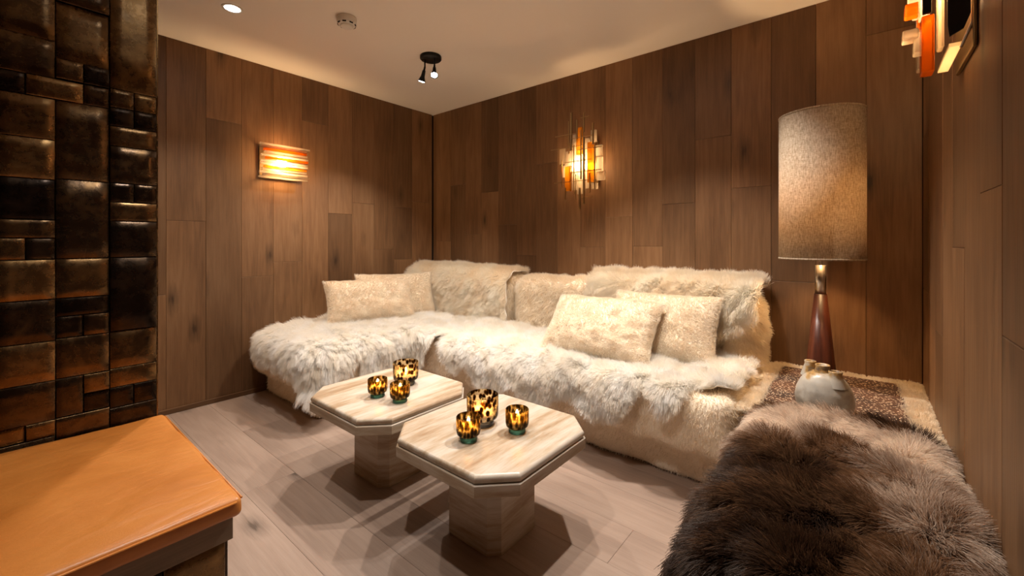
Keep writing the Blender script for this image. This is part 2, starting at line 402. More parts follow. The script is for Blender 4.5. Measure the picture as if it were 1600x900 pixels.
# ------------------------------------------------------------------ soft shapes
def soft_box(x0, x1, y0, y1, z0, z1, r, step=.03, amp=.006, seed=3, crown=0.0, name='cushion'):
    c = np.array([(x0+x1)/2, (y0+y1)/2, (z0+z1)/2]); h = np.array([x1-x0, y1-y0, z1-z0])/2
    ax = []
    for i in range(3):
        q = r*(1-np.cos(np.linspace(0, PI/2, 6)))
        m = max(2, int((2*h[i]-2*r)/step)); mid = np.linspace(-h[i]+r, h[i]-r, m+1)
        ax.append(np.concatenate([-h[i]+q[:-1], mid, h[i]-q[:-1][::-1]]))
    vid = {}; V = []; Fc = []
    def vert(p):
        k = tuple(np.round(p, 6))
        if k not in vid: vid[k] = len(V); V.append(p)
        return vid[k]
    for d in range(3):
        e, f = [i for i in range(3) if i != d]
        for s in (-1, 1):
            ids = np.empty((len(ax[e]), len(ax[f])), int)
            for i, a in enumerate(ax[e]):
                for j, b in enumerate(ax[f]):
                    p = np.empty(3); p[d] = s*h[d]; p[e] = a; p[f] = b; ids[i, j] = vert(p)
            for i in range(len(ax[e])-1):
                for j in range(len(ax[f])-1): Fc.append((ids[i, j], ids[i+1, j], ids[i+1, j+1], ids[i, j+1]))
    V = np.array(V); inn = np.clip(V, -(h-r), h-r); d = V-inn; nl = np.linalg.norm(d, axis=1, keepdims=True)
    nd = d/np.maximum(nl, 1e-9); V = inn+r*nd
    if crown:
        V[:, 2] += crown*np.clip(1-(V[:, 0]/h[0])**2, 0, 1)*np.clip(1-(V[:, 1]/h[1])**2, 0, 1)*(V[:, 2] > 0)
    V = V+c
    V = V+nd*(amp*(wob(V, .35, seed)+.5*wob(V, .12, seed+5)))[:, None]
    bm = bmesh.new(); me = pyd(name, V, Fc); bm.from_mesh(me); bpy.data.meshes.remove(me)
    return bm_mesh(name, bm, True)
def pillow_mesh(w, h, t, seed, name='pillow_cover'):
    n, m = 34, 24
    u = np.linspace(-1, 1, n); v = np.linspace(-1, 1, m); U, W = np.meshgrid(u, v, indexing='ij')
    prof = (np.clip(1-np.abs(U)**3.2, 0, 1)**.55)*(np.clip(1-np.abs(W)**3.0, 0, 1)**.55)
    bx = 1-.07*(1-np.abs(W)**2)*np.abs(U)**3*1.0; by = 1-.09*(1-np.abs(U)**2)*np.abs(W)**3
    X = U*w/2*bx; Z = W*h/2*by
    V = []; ids = np.empty((2, n, m), int)
    for s in (0, 1):
        Y = (1 if s else -1)*t/2*prof
        p = np.stack([X, Y, Z], -1).reshape(-1, 3)
        p[:, 1] += (prof.reshape(-1) > .02)*.006*wob(p, .11, seed+s)
        for i in range(n):
            for j in range(m):
                if s == 1 and (i in (0, n-1) or j in (0, m-1)): ids[1, i, j] = ids[0, i, j]; continue
                ids[s, i, j] = len(V); V.append(p[i*m+j])
    Fc = []
    for s in (0, 1):
        for i in range(n-1):
            for j in range(m-1):
                q = (ids[s, i, j], ids[s, i+1, j], ids[s, i+1, j+1], ids[s, i, j+1])
                Fc.append(q if s == 0 else q[::-1])
    return pyd(name, V, Fc, True)
def up_normals(me):
    """pelts are sheets: make their faces look up/out"""
    n = np.empty(len(me.polygons)*3); me.polygons.foreach_get('normal', n)
    return n.reshape(-1, 3)
def pelt_polar(center, radii, rect, r, z, seed, nr=26, ns=110, puff=.012, flare=.06, name='hide', open_x=None):
    """a pelt lying on a block with top rect (x0,x1,y0,y1) at height z and hanging over its rounded edges"""
    th = np.linspace(0, 2*PI, ns, endpoint=False)
    radii = sorted((a % 360, b) for a, b in radii); ra = np.array([a for a, _ in radii])*PI/180; rr = np.array([b for _, b in radii])
    R = np.interp(th, np.concatenate([ra-2*PI, ra, ra+2*PI]), np.tile(rr, 3))
    pc = np.stack([np.cos(th), np.sin(th), 0*th], 1)
    R = R*(1+.05*wob(pc, .5, seed)+.03*wob(pc, .17, seed+1))
    A = [np.array([[center[0], center[1]]])]
    for k in range(1, nr+1):
        q = (k/nr)**.85
        A.append(np.stack([center[0]+R*q*np.cos(th), center[1]+R*q*np.sin(th)], 1))
    A = np.concatenate(A)
    x0, x1, y0, y1 = rect
    if open_x is not None:                          # past y = open_x the seat goes on, so the pelt lies flat there
        k = np.clip((A[:, 1]-open_x)/.14, 0, 1); x1 = x1+.6*k*k*(3-2*k)
    Cc = np.stack([np.clip(A[:, 0], x0, x1), np.clip(A[:, 1], y0, y1)], 1)
    O = A-Cc; d = np.linalg.norm(O, axis=1); dr = O/np.maximum(d, 1e-9)[:, None]
    arc = r*PI/2
    hor = np.where(d < arc, r*np.sin(np.minimum(d, arc)/r), r+flare*(d-arc))
    drop = np.where(d < arc, r*(1-np.cos(np.minimum(d, arc)/r)), r+(d-arc)*math.sqrt(1-flare*flare))
    P = np.stack([Cc[:, 0]+dr[:, 0]*hor, Cc[:, 1]+dr[:, 1]*hor, z-drop], 1)
    wv = wob(P, .30, seed+3)*puff+wob(P, .12, seed+4)*puff*.5+puff*1.2
    ang = np.minimum(d/r, PI/2)
    nrm = np.stack([dr[:, 0]*np.sin(ang), dr[:, 1]*np.sin(ang), np.cos(ang)], 1)
    P = P+nrm*wv[:, None]
    P[:, 0] = np.clip(P[:, 0], .03, RW-.03)
    Fc = [(0, 1+i, 1+(i+1) % ns) for i in range(ns)]
    for k in range(nr-1):
        o0 = 1+k*ns; o1 = o0+ns
        for i in range(ns): Fc.append((o0+i, o1+i, o1+(i+1) % ns, o0+(i+1) % ns))
    return pyd(name, P, Fc, True)
def pelt_profile(xs, s0, s1, prof, seed, nv=30, puff=.012, name='hide'):
    """a pelt following a bent profile: columns along x, arclength s0(x)..s1(x) along prof(s)->(y,z,ny,nz)"""
    V = []; n = len(xs)
    for i, x in enumerate(xs):
        for k in range(nv+1):
            s = s0[i]+(s1[i]-s0[i])*k/nv
            y, z, ny, nz = prof(s); V.append((x, y, z, ny, nz))
    V = np.array(V); P = V[:, :3].copy()
    wv = puff*1.2+wob(P, .30, seed)*puff+wob(P, .11, seed+1)*puff*.5
    P[:, 1] += V[:, 3]*wv; P[:, 2] += V[:, 4]*wv
    P[:, 0] += .012*wob(P, .15, seed+2)
    Fc = []
    for i in range(n-1):
        for k in range(nv):
            a = i*(nv+1)+k; Fc.append((a, a+1, a+nv+2, a+nv+1))
    return pyd(name, P, Fc, True)

# ================================================================== THE SETTING
XM, YM = 1.345, -2.466                          # bronze-clad partition: face and corner
TPL = .016
def wallslab(name, x0, x1, y0, y1, z0, z1, mat): return box(name, x0, x1, y0, y1, z0, z1, mat, None, kind='structure')
floor = wallslab('floor', -.1, RW+.1, FY-.1, .1, -.12, -TPL, M['backing'])
ceil_ = wallslab('ceiling', -.1, RW+.1, FY-.1, .1, HC, HC+.1, M['plaster'])
wl = wallslab('wall_left', -.1, -TPL, FY-.1, .1, 0, HC, M['backing'])
wb = wallslab('wall_back', -.1, RW+.1, TPL, .12, 0, HC, M['backing'])
wr = wallslab('wall_right', RW+TPL, RW+.12, FY-.1, .1, 0, HC, M['backing'])
wf = wallslab('wall_front', -.1, RW+.1, FY-.12, FY-TPL, 0, HC, M['backing'])
wm = wallslab('wall_partition', 0.002, XM-.012, FY, YM, 0, HC, M['backing'])

G = .0005
def planks(parent, P, edges, joints, top=HC, bot=0.0):
    for i in range(len(edges)-1):
        u0, u1 = sorted((edges[i], edges[i+1]))
        js = joints.get(i)
        if js is None:
            js = [random.uniform(.5, 1.9)] if random.random() < .8 else [random.uniform(.3, 1.0), random.uniform(1.4, 2.1)]
        zs = [bot]+sorted(js)+[top]
        for a, b in zip(zs[:-1], zs[1:]):
            th = TPL+random.uniform(-.0007, .0009)
            piece('plank', P, u0+G, u1-G, a+G, b-G, th, .0014, M['wallwood'], parent)
# back wall: plank edges every 21 cm, butt joints read off the photograph
PB = lambda u, v, d: (u, TPL-d, v)
eb = [0.001, .051]+[.051+.2107*k for k in range(1, 18)]; eb[-1] = RW-.001
jb = {}
for px, py in ((675, 315), (693, 377), (716, 289), (741, 366), (766, 300), (794, 351), (823, 399), (855, 255), (928, 386),
               (968, 339), (1012, 385), (1061, 318), (1114, 215), (1174, 292), (1235, 440), (1400, 45)):
    x, _, z = ony(px, py, 0)
    for i in range(len(eb)-1):
        if eb[i] <= x < eb[i+1]: jb.setdefault(i, []).append(z)
jb.setdefault(8, [.45]); jb.setdefault(16, [1.25])
planks(wb, PB, eb, jb)
# left wall
PL = lambda u, v, d: (-TPL+d, u, v)
el = [-2.598+.212*k for k in range(13)]+[-.018]
jl = {}
for px, py in ((254, 461), (290, 345), (349, 189), (400, 432), (448, 409), (491, 192), (530, 334), (600, 390), (631, 324), (631, 405), (657, 316)):
    _, y, z = onx(px, py, 0)
    for i in range(len(el)-1):
        if el[i] <= y < el[i+1]: jl.setdefault(i, []).append(z)
jl.setdefault(9, [.4])
planks(wl, PL, el, jl)
# right wall
PR = lambda u, v, d: (RW+TPL-d, u, v)
er = [-.018-.2107*k for k in range(21)]; er[-1] = FY+.001
jr = {4: [1.08], 7: [.9], 1: [.3, 2.0], 2: [.75], 3: [.2, 1.95], 5: [1.75], 6: [1.22]}
planks(wr, PR, er, jr)
# wall behind the camera
PF = lambda u, v, d: (u, FY-TPL+d, v)
planks(wf, PF, [XM+.02+.2260*k for k in range(11)], {})
# floor boards run along the back wall
PFl = lambda u, v, d: (u, v, -TPL+d)
ys = [-2.165+.214*k for k in range(-10, 11)]; ys = [y for y in ys if FY < y < -.02]; ys = [FY+.002]+ys+[-.002]
fj = {}
for px, py in ((408, 665), (415, 757), (971, 852), (712, 745)):
    x, y, _ = onz(px, py, 0)
    for i in range(len(ys)-1):
        if ys[i] <= y < ys[i+1]: fj.setdefault(i, []).append(x)
for i in range(len(ys)-1):
    js = sorted(fj.get(i, [random.uniform(.5, 3.1)]))
    us = [.001]+js+[RW-.001]
    for a, b in zip(us[:-1], us[1:]):
        piece('floorboard', PFl, a+.0003, b-.0003, ys[i]+.0003, ys[i+1]-.0003, TPL+random.uniform(-.0002, .0002), .0006, M['floorwood'], floor)
# skirting strip at the foot of the left wall
bb = box('baseboard_left', .0015, .014, YM+.003, -.02, .001, .032, M['skirting'], None, .002, 2, kind='structure')

# bronze tiles of the partition: three columns in view (rows read off the photograph), more outside the frame
PM = lambda u, v, d: (XM-.012+d, u, v)
CE = [YM-.1305*k for k in range(12)]            # column edges from the corner outward
def zm(px, py): return onx(px, py, XM)[2]
def tile(u0, u1, z0, z1):
    piece('tile', PM, u0+.0012, u1-.0012, z0+.0012, z1-.0012, .012+random.uniform(-.004, .007), .0012, M['bronze'], wm, random.uniform(.0002, .0016))
def column(c, px, rows, zlo=0.0):
    """rows: list of (bottom py, split) from the ceiling down; split = None / 'h' two side by side / 'q' tall one plus two small"""
    u1, u0 = CE[c], CE[c+1]; um = (u0+u1)/2; zt = HC
    for py, sp in rows+[(None, None)]:
        zb = zm(px, py) if py is not None else zlo
        if zt-zb > .002 and sp != 'skip':
            if sp == 'h': tile(u0, um, zb, zt); tile(um, u1, zb, zt)
            elif sp == 'q': tile(u0, um, zb, zt); tile(um, u1, (zb+zt)/2, zt); tile(um, u1, zb, (zb+zt)/2)
            elif sp == 'r': tile(um, u1, zb, zt)
            elif sp == 'l': tile(u0, um, zb, zt)
            else: tile(u0, u1, zb, zt)
        zt = zb
column(0, 208, [(-70, None), (145, None), (173, 'h'), (201, 'h'), (232, None), (288, None), (317, 'h'), (346, None), (402, None), (514, None), (571, None), (600, None), (631, 'h'), (668, None)])
column(1, 129, [(-55, 'h'), (13, None), (100, None), (130, 'h'), (162, 'r'), (282, None), (404, None), (464, None), (492, None), (525, 'h'), (586, None), (645, 'q'), (680, None)])
column(2, 44, [(-40, None), (55, None), (115, None), (148, 'l'), (214, None), (278, None), (343, None), (372, None), (406, 'h'), (470, None), (537, None), (601, None), (664, None), (690, 'h')])
tile((CE[2]+CE[3])/2, (CE[1]+CE[2])/2, (zm(44, 148)+zm(129, 162))/2, (zm(44, 115)+zm(129, 130))/2-.002)
for c in range(3, 11):
    z = HC; rows = []
    while z > .06:
        hgt = random.choice((.06, .125, .125, .14, .25)); zb = max(0, z-hgt)
        u1, u0 = CE[c], CE[c+1]
        if hgt < .1 and random.random() < .7: tile(u0, (u0+u1)/2, zb, z); tile((u0+u1)/2, u1, zb, z)
        else: tile(u0, u1, zb, z)
        z = zb
box('trim_1', .004, XM-.001, YM, YM+.004, 0.001, HC-.001, M['bronze'], None, kind='structure')

# ================================================================== CEILING FITTINGS
def downlight(x, y, label):
    t = thing('recessed_downlight', label, 'ceiling light', (x, y, HC))
    lathe('trim_ring', [(.036, -.001), (.037, -.004), (.050, -.005), (.052, -.001)], 36, M['white_plastic'], t, close=True)
    lathe('lens', [(.0005, -.0025), (.036, -.0025)], 36, M['spotface'], t)
    return t
for p_, lab_ in zip(DL, ('round recessed downlight in the ceiling before the left wooden wall', 'round recessed downlight in the ceiling by the leather bench',
                         'round recessed downlight in the ceiling over the sofa pillows', 'round recessed downlight in the ceiling over the gap between sofa and tables')):
    downlight(*p_, lab_)
sd = thing('smoke_detector', 'small white round smoke detector with dark slots on the ceiling', 'smoke detector', (1.095, -1.56, HC))
lathe('base', [(.0005, -.001), (.054, -.001), (.055, -.006), (.053, -.034), (.046, -.045), (.040, -.046), (.0005, -.046)], 40, M['white_plastic'], sd)
lathe('cap', [(.0005, -.057), (.030, -.056), (.036, -.052), (.036, -.0465)], 40, M['white_plastic'], sd)
for k in range(8):
    a = 2*PI*k/8; bm = bmesh.new(); add_box(bm, -.010, .010, -.002, .002, -.0035, .0035, rot=Euler((0, 0, a+PI/2)).to_matrix())
    bmesh.ops.translate(bm, verts=bm.verts, vec=(.0485*math.cos(a), .0485*math.sin(a), -.0405)); obj('vent_slot', bm_mesh('vent_slot', bm), M['slot'], sd)
sx_, sy_ = 1.07, -.917
sp = thing('ceiling_spotlight', 'black twin ceiling spotlight on a round plate, one head shining', 'spotlight', (sx_, sy_, HC))
lathe('plate', [(.0005, -.001), (.074, -.001), (.074, -.020), (.070, -.025), (.0005, -.025)], 44, M['blackmetal'], sp)
def spot_head(off, aim, lit):
    o = Vector(off); d = Vector(aim).normalized()
    bm = bmesh.new(); tube(bm, (o.x, o.y, -.024), (o.x, o.y, -.075), .0055)
    jn = Vector((o.x, o.y, -.075)); tube(bm, jn, jn+d*.03, .007)
    st = obj('arm', bm_mesh('arm', bm, False), M['blackmetal'], sp)
    q = d.to_track_quat('Z', 'Y').to_matrix().to_4x4(); base = jn+d*.025
    prof = [(.0005, 0), (.011, 0), (.013, .03), (.014, .042), (.026, .075), (.027, .080), (.024, .080), (.021, .074), (.0005, .074)]
    h = lathe('head', prof, 28, M['blackmetal'], sp); h.matrix_local = Matrix.Translation(base) @ q
    f = lathe('lens', [(.0005, .0765), (.0215, .0765)], 28, M['spotface'] if lit else M['white_plastic'], h)
    return sp.location+base+d*.09
tc_ = Vector((2.0, -1.75, .3)); p0 = Vector((sx_, sy_, HC))
# lit head looks across the tables, the other one down at the chaise
b1 = spot_head((.040, .0, 0), (tc_-p0), True)
b2 = spot_head((-.032, -.026, 0), (Vector((.55, -1.1, .4))-p0), True)
lamp('spot_beam', 'SPOT', b1, 46, DOWN, .02, tc_, 80, .5)
lamp('spot_beam', 'SPOT', b2, 72, DOWN, .02, (.55, -1.1, .4), 100, .6)

# ================================================================== WALL SCONCES
def bulb(parent, loc, r=.022, power=9, col=WARM):
    o = lathe('bulb', [(.0005, -r*1.5), (r*.7, -r*1.1), (r, 0), (r*.7, r*1.1), (.0005, r*1.5)], 16, M['bulb'], parent, loc)
    lamp('bulb_light', 'POINT', parent.matrix_basis @ Vector(loc), power, col, .035)
    return o
def gbar(name, parent, mat, x0, x1, y0, y1, z0, z1, bev=.004):
    return box(name, x0, x1, y0, y1, z0, z1, mat, parent, bev, 2)
# left wall: stacked horizontal bars (local x = along the wall, local -y = into the room)
ls = thing('bar_sconce', 'wall sconce of stacked horizontal clear and amber glass bars, lit', 'wall lamp', (.0, -1.50, 1.68), PI/2)
box('back_plate', -.14, .14, -.012, -.001, -.115, .115, M['brass'], ls, .003)
rows = [('clear', .016), ('clear', .014), ('amber', .020), ('clear', .018), ('clear', .016), ('amber', .020), ('clear', .016), ('clear', .018), ('amberlight', .018), ('clear', .016), ('clear', .018), ('clear', .014), ('clear', .014)]
z = .128
for i, (m, hh) in enumerate(rows):
    sh = random.uniform(-.016, .016); ln = random.uniform(.150, .178) if m == 'clear' else .15
    yd = -.108 - (.016 if i % 2 else 0)
    gbar('glass_bar', ls, M[m], -ln+sh, ln+sh, yd-.012, yd+.012, z-hh+.0008, z-.0008, .003)
    z -= hh+.0028
for s in (-1, 1):
    for zz in (-.085, .085):
        bm = bmesh.new(); tube(bm, (s*.105, -.012, zz), (s*.105, -.098, zz), .004); obj('bracket', bm_mesh('bracket', bm), M['brass'], ls)
bulb(ls, (0.0, -.055, -.01), .024, 17)

# back wall: bundle of upright plates and brass rods
def plate_sconce(name, label, loc, rz, rods=True, seed=5, power=9):
    g = random.Random(seed)
    t = thing(name, label, 'wall lamp', loc, rz)
    box('back_plate', -.09, .09, -.012, -.001, -.16, .16, M['brass'], t, .003)
    return t, g
bs, g = plate_sconce('rod_sconce', 'wall sconce of upright clear and honey glass plates crossed by thin brass rods', (1.805, 0, 1.69), 0)
pl = [  # x0, x1, z0, z1, layer, material
    (-.150, -.085, -.02, .095, 0, 'clear'), (-.165, -.105, -.105, -.015, 1, 'clear'), (-.118, -.070, -.215, -.030, 2, 'amberlight'),
    (-.098, -.052, .10, .215, 0, 'clear'), (-.070, -.010, -.21, .15, 1, 'clear'), (-.020, .028, .045, .245, 2, 'amberlight'),
    (-.012, .052, -.245, .04, 2, 'clear'), (.030, .075, -.205, .165, 1, 'clear'), (.072, .122, -.165, .125, 2, 'amberlight'),
    (.085, .130, .125, .215, 1, 'clear'), (.125, .175, .02, .10, 1, 'clear'), (.120, .185, -.15, -.085, 0, 'clear'), (.118, .165, -.10, .02, 0, 'clear'),
    (-.20, -.150, .0, .125, 0, 'clear'), (.075, .125, -.21, -.165, 0, 'clear')]
for x0, x1, z0, z1, ly, m in pl:
    yy = -.085-.026*ly
    gbar('glass_plate', bs, M[m], x0, x1, yy-.009, yy+.009, z0, z1, .003)
for x, z0, z1, r in ((-.055, .08, .36, .007), (-.075, .06, .30, .004), (-.005, .16, .30, .005), (.052, .20, .34, .005), (.028, -.14, .22, .005), (.052, -.32, .16, .006),
                     (.018, -.36, -.20, .006), (-.105, -.28, -.19, .004), (-.03, -.24, .12, .003), (.14, -.22, .10, .004), (.125, .10, .255, .006), (-.135, -.19, .02, .003), (.10, -.24, -.10, .004), (-.015, -.29, -.1, .003)):
    bm = bmesh.new(); add_box(bm, x-r, x+r, -.162, -.162+2*r, z0, z1, .001, 1); obj('rod', bm_mesh('rod', bm), M['brass'], bs)
for z_, x0, x1 in ((.20, -.19, -.01), (.105, -.23, .06), (.075, .0, .21), (-.005, -.11, .12), (-.085, -.06, .20), (-.15, -.20, .09), (.165, -.06, .13), (.305, .03, .10), (-.27, .04, .12)):
    bm = bmesh.new(); add_box(bm, x0, x1, -.168, -.163, z_-.0025, z_+.0025); obj('rod', bm_mesh('rod', bm), M['brass'], bs)
for s in (-1, 1):
    for zz in (-.12, .12):
        bm = bmesh.new(); tube(bm, (s*.06, -.010, zz), (s*.06, -.080, zz), .004); obj('bracket', bm_mesh('bracket', bm), M['brass'], bs)
bulb(bs, (0, -.045, -.02), .018, 7)

# right wall: seen from the side, dark metal cheek, amber and clear blocks in front
def block_sconce(y, z, label):
    rs = thing('block_sconce', label, 'wall lamp', (RW, y, z), -PI/2)
    box('back_plate', -.13, .13, -.010, -.001, -.20, .24, M['brass'], rs, .003)
    bm = bmesh.new()                                # cheek on the side next to the camera
    out = [(-.014, .26), (-.056, .26), (-.056, -.135), (-.052, -.165), (-.026, -.150), (-.014, -.115)]
    vs0 = [bm.verts.new((.128, yy, zz)) for yy, zz in out]; vs1 = [bm.verts.new((.134, yy, zz)) for yy, zz in out]
    bm.faces.new(vs0); bm.faces.new(vs1[::-1])
    for i in range(len(out)): bm.faces.new((vs0[i], vs0[(i+1) % len(out)], vs1[(i+1) % len(out)], vs1[i]))
    obj('cheek', bm_mesh('cheek', bm), M['blackmetal'], rs)
    bm = bmesh.new(); tube(bm, (.122, -.009, .26), (.122, -.009, -.135), .004); tube(bm, (.122, -.009, -.135), (.122, -.030, -.195), .004); tube(bm, (.122, -.009, -.135), (.122, -.001, -.135), .004)
    obj('bracket', bm_mesh('bracket', bm), M['steel'], rs)
    box('diffuser', -.10, .120, -.052, -.028, -.190, -.178, M['frost'], rs, .002)
    for x0, x1, yy, z0, z1, m, dp in ((.080, .122, -.066, -.185, .25, 'frost', .012), (.060, .112, -.090, -.240, -.085, 'amber', .026), (.045, .10, -.095, -.08, .06, 'clear', .020), (.02, .07, -.122, -.125, -.098, 'clear', .034),
                                     (.015, .058, -.102, -.165, -.100, 'clear', .026), (-.06, -.01, -.100, -.03, .09, 'clear', .022), (.02, .06, -.118, -.055, -.020, 'amber', .03), (-.05, .0, -.09, -.09, -.03, 'amber', .022),
                                     (-.10, -.05, -.088, -.18, .02, 'clear', .022), (.0, .05, -.112, .0, .20, 'clear', .026), (-.11, -.06, -.09, .03, .21, 'amber', .022), (-.06, -.01, -.09, .10, .26, 'clear', .022), (.06, .11, -.09, .07, .25, 'amberlight', .022)):
        gbar('glass_block', rs, M[m], x0, x1, yy-dp/2, yy+dp/2, z0, z1, .004)
    box('front_strap', .112, .124, -.102, -.084, -.085, .26, M['blackmetal'], rs, .002)
    bulb(rs, (.02, -.036, .0), .016, 8)
block_sconce(-1.13, 1.80, 'wall sconce of chunky clear and amber glass blocks with dark metal cheek')

# ================================================================== SOFA
SH = .425
sofa = thing('corner_sofa', 'cream shearling corner sofa under white sheepskins', 'sofa', (0, 0, 0))
def uph(name, args, n, parent=sofa, keep=None, L=.014, **kw):
    o = obj(name, soft_box(*args, **kw), M['shearling'], parent)
    fleece(o, o.data, n, L, lift=.8, comb=.45, grav=.2, jit=.5, clump=.12, cell=.022, K=3, rad=.0011, swirl=.3, curl=.15, tint=tint_fn(*CREAM, seed=3), seed=len(name)+n % 97, keep=keep, name='pile')
    return o
vis = lambda p, n: (((n[:, 1] < -.25) | (n[:, 2] > .25) | (n[:, 0] > .25))*1.0)+.02
uph('base', (.03, .835, -1.60, -.05, .004, .20, .03), 14000, keep=vis)
uph('base', (.84, 2.95, -.825, -.05, .004, .20, .03), 26000, keep=vis)
uph('seat_cushion', (.018, .93, -1.69, -.055, .172, SH, .05), 34000, keep=vis, amp=.008)
uph('seat_cushion', (.935, 1.325, -.935, -.055, .172, SH, .05), 14000, keep=vis, amp=.008)
uph('seat_cushion', (1.33, 2.985, -.94, -.055, .172, SH+.005, .052), 48000, keep=vis, amp=.008)
bk = uph('backrest', (.02, 1.305, -.30, -.03, .30, .835, .12), 52000, keep=vis, L=.03, amp=.012)
bk = uph('backrest', (1.31, 2.985, -.31, -.03, .30, .825, .12), 66000, keep=vis, L=.03, amp=.012)

def pelt(name, label, me, n, length, mat='skin', fl=True, group=None, **kw):
    t = obj(name, me, M[mat]); tag(t, label, 'sheepskin', group)
    fleece(t, me, n, length, **kw)
    sm = t.modifiers.new('thickness', 'SOLIDIFY'); sm.thickness = .006; sm.offset = -1
    return t
# chaise end
me = pelt_polar((.45, -1.30), [(-10, .50), (-22, .62), (-34, .83), (-44, .76), (-56, .58), (-75, .49), (-95, .47), (-120, .50), (-150, .46), (180, .40), (140, .46), (90, .50), (40, .50), (10, .48)],
                (.05, .85, -1.61, -.2), .085, SH+.01, 21)
def outflow(cx, cy, k=1.0, gk=1.0):
    def f(P, N):
        o = np.stack([P[:, 0]-cx, P[:, 1]-cy, 0*P[:, 0]], 1); o /= np.linalg.norm(o, axis=1, keepdims=True)+.05
        g = np.array([0, 0, -1.0])-(N@np.array([0, 0, -1.0]))[:, None]*N
        return o*k+g*gk
    return f
pelt('sheepskin', 'long shaggy white sheepskin hanging over the open end of the sofa beside the wooden wall', me, 95000, .085, flow=outflow(.45, -1.25), lift=.5, comb=.8, grav=.7, clump=.5, cell=.032, K=6, rad=.0009, curl=.22,
     tint=tint_fn(*WHITE, seed=5), seed=101)
# chaise side / inner corner
me = pelt_polar((.52, -.92), [(0, .66), (-20, .70), (-35, .80), (-48, .66), (-70, .42), (-110, .40), (-150, .40), (180, .38), (130, .50), (90, .48), (60, .50), (35, .52), (15, .60)],
                (.05, .85, -1.61, -.34), .085, SH+.016, 33, open_x=-1.03)
pelt('sheepskin', 'white sheepskin in the sofa corner, falling over the inner seat edge behind the coffee table', me, 85000, .07, flow=outflow(.45, -.85), lift=.5, comb=.7, grav=.6, clump=.4, cell=.035, K=6, rad=.0009, curl=.22,
     tint=tint_fn(*WHITE, seed=6), seed=131)
# main seat: hem traced along the front
YF, RS = -.862, .092
def seat_prof(s, y0=-.33, z0=SH+.012):
    L1 = y0-YF
    if s < L1: return y0-s, z0, 0, 1
    a = (s-L1)/RS
    if a < PI/2: return YF-RS*math.sin(a), z0-RS*(1-math.cos(a)), -math.sin(a), math.cos(a)
    return YF-RS, z0-RS-(s-L1-RS*PI/2), -1, 0
LTOP = (-.33-YF)
def hem_s(hem, xs, up=.028):
    hx = []; hs = []
    for px, py in hem:
        x, _, z = ony(px, py, YF-RS-.02); hx.append(x); z += up
        if z > SH+.012-RS: hs.append(LTOP+RS*math.acos(min(1, max(-1, 1-(SH+.012-z)/RS))) if z < SH+.012 else LTOP-.02)
        else: hs.append(LTOP+RS*PI/2+(SH+.012-RS-z))
    return np.interp(xs, hx, hs)
hem1 = [(650, 522), (672, 528), (683, 542), (695, 565), (705, 584), (712, 588), (722, 578), (728, 574), (736, 590), (745, 603), (775, 617), (790, 614), (803, 606), (812, 622), (830, 640), (850, 644), (868, 637), (890, 624)]
hem2 = [(875, 626), (885, 626), (896, 629), (910, 643), (925, 655), (945, 662), (965, 659), (985, 640), (1002, 620), (1012, 630), (1025, 647), (1042, 660), (1055, 653), (1070, 628), (1090, 612), (1130, 604), (1165, 606), (1185, 600)]
for hem, nm, lab, n, sd_, x0, x1 in ((hem1, 'sheepskin', 'white sheepskin over the seat edge next to the inner corner, with scalloped hem', 98000, 151, .88, 2.16),
                                 (hem2, 'sheepskin', 'white sheepskin over the seat edge before the two stacked pillows, hem in lobes', 95000, 171, 2.02, 3.0)):
    xs = np.arange(x0, x1, .014); s1 = hem_s(hem, xs)
    e = np.minimum((xs-x0), (x1-xs)); ed = np.clip(e/.10, 0, 1)**.5
    s0 = .02+.05*wob(np.stack([xs, 0*xs, 0*xs], 1), .4, sd_)+(1-ed)*.16; s1 = s1-(1-ed)*.05
    me = pelt_profile(xs, s0, s1, seat_prof, sd_, puff=.014 if sd_ == 151 else .017)
    fo = lambda P, N: np.array([0, -.55, 0])+(np.array([0, 0, -1.0])-(N@np.array([0, 0, -1.0]))[:, None]*N)
    pelt(nm, lab, me, n, .052, flow=fo, lift=.65, comb=.6, grav=.5, clump=.25, cell=.03, K=5, rad=.0009, curl=.18, swirl=.45, tint=tint_fn(*WHITE, seed=sd_), seed=sd_)
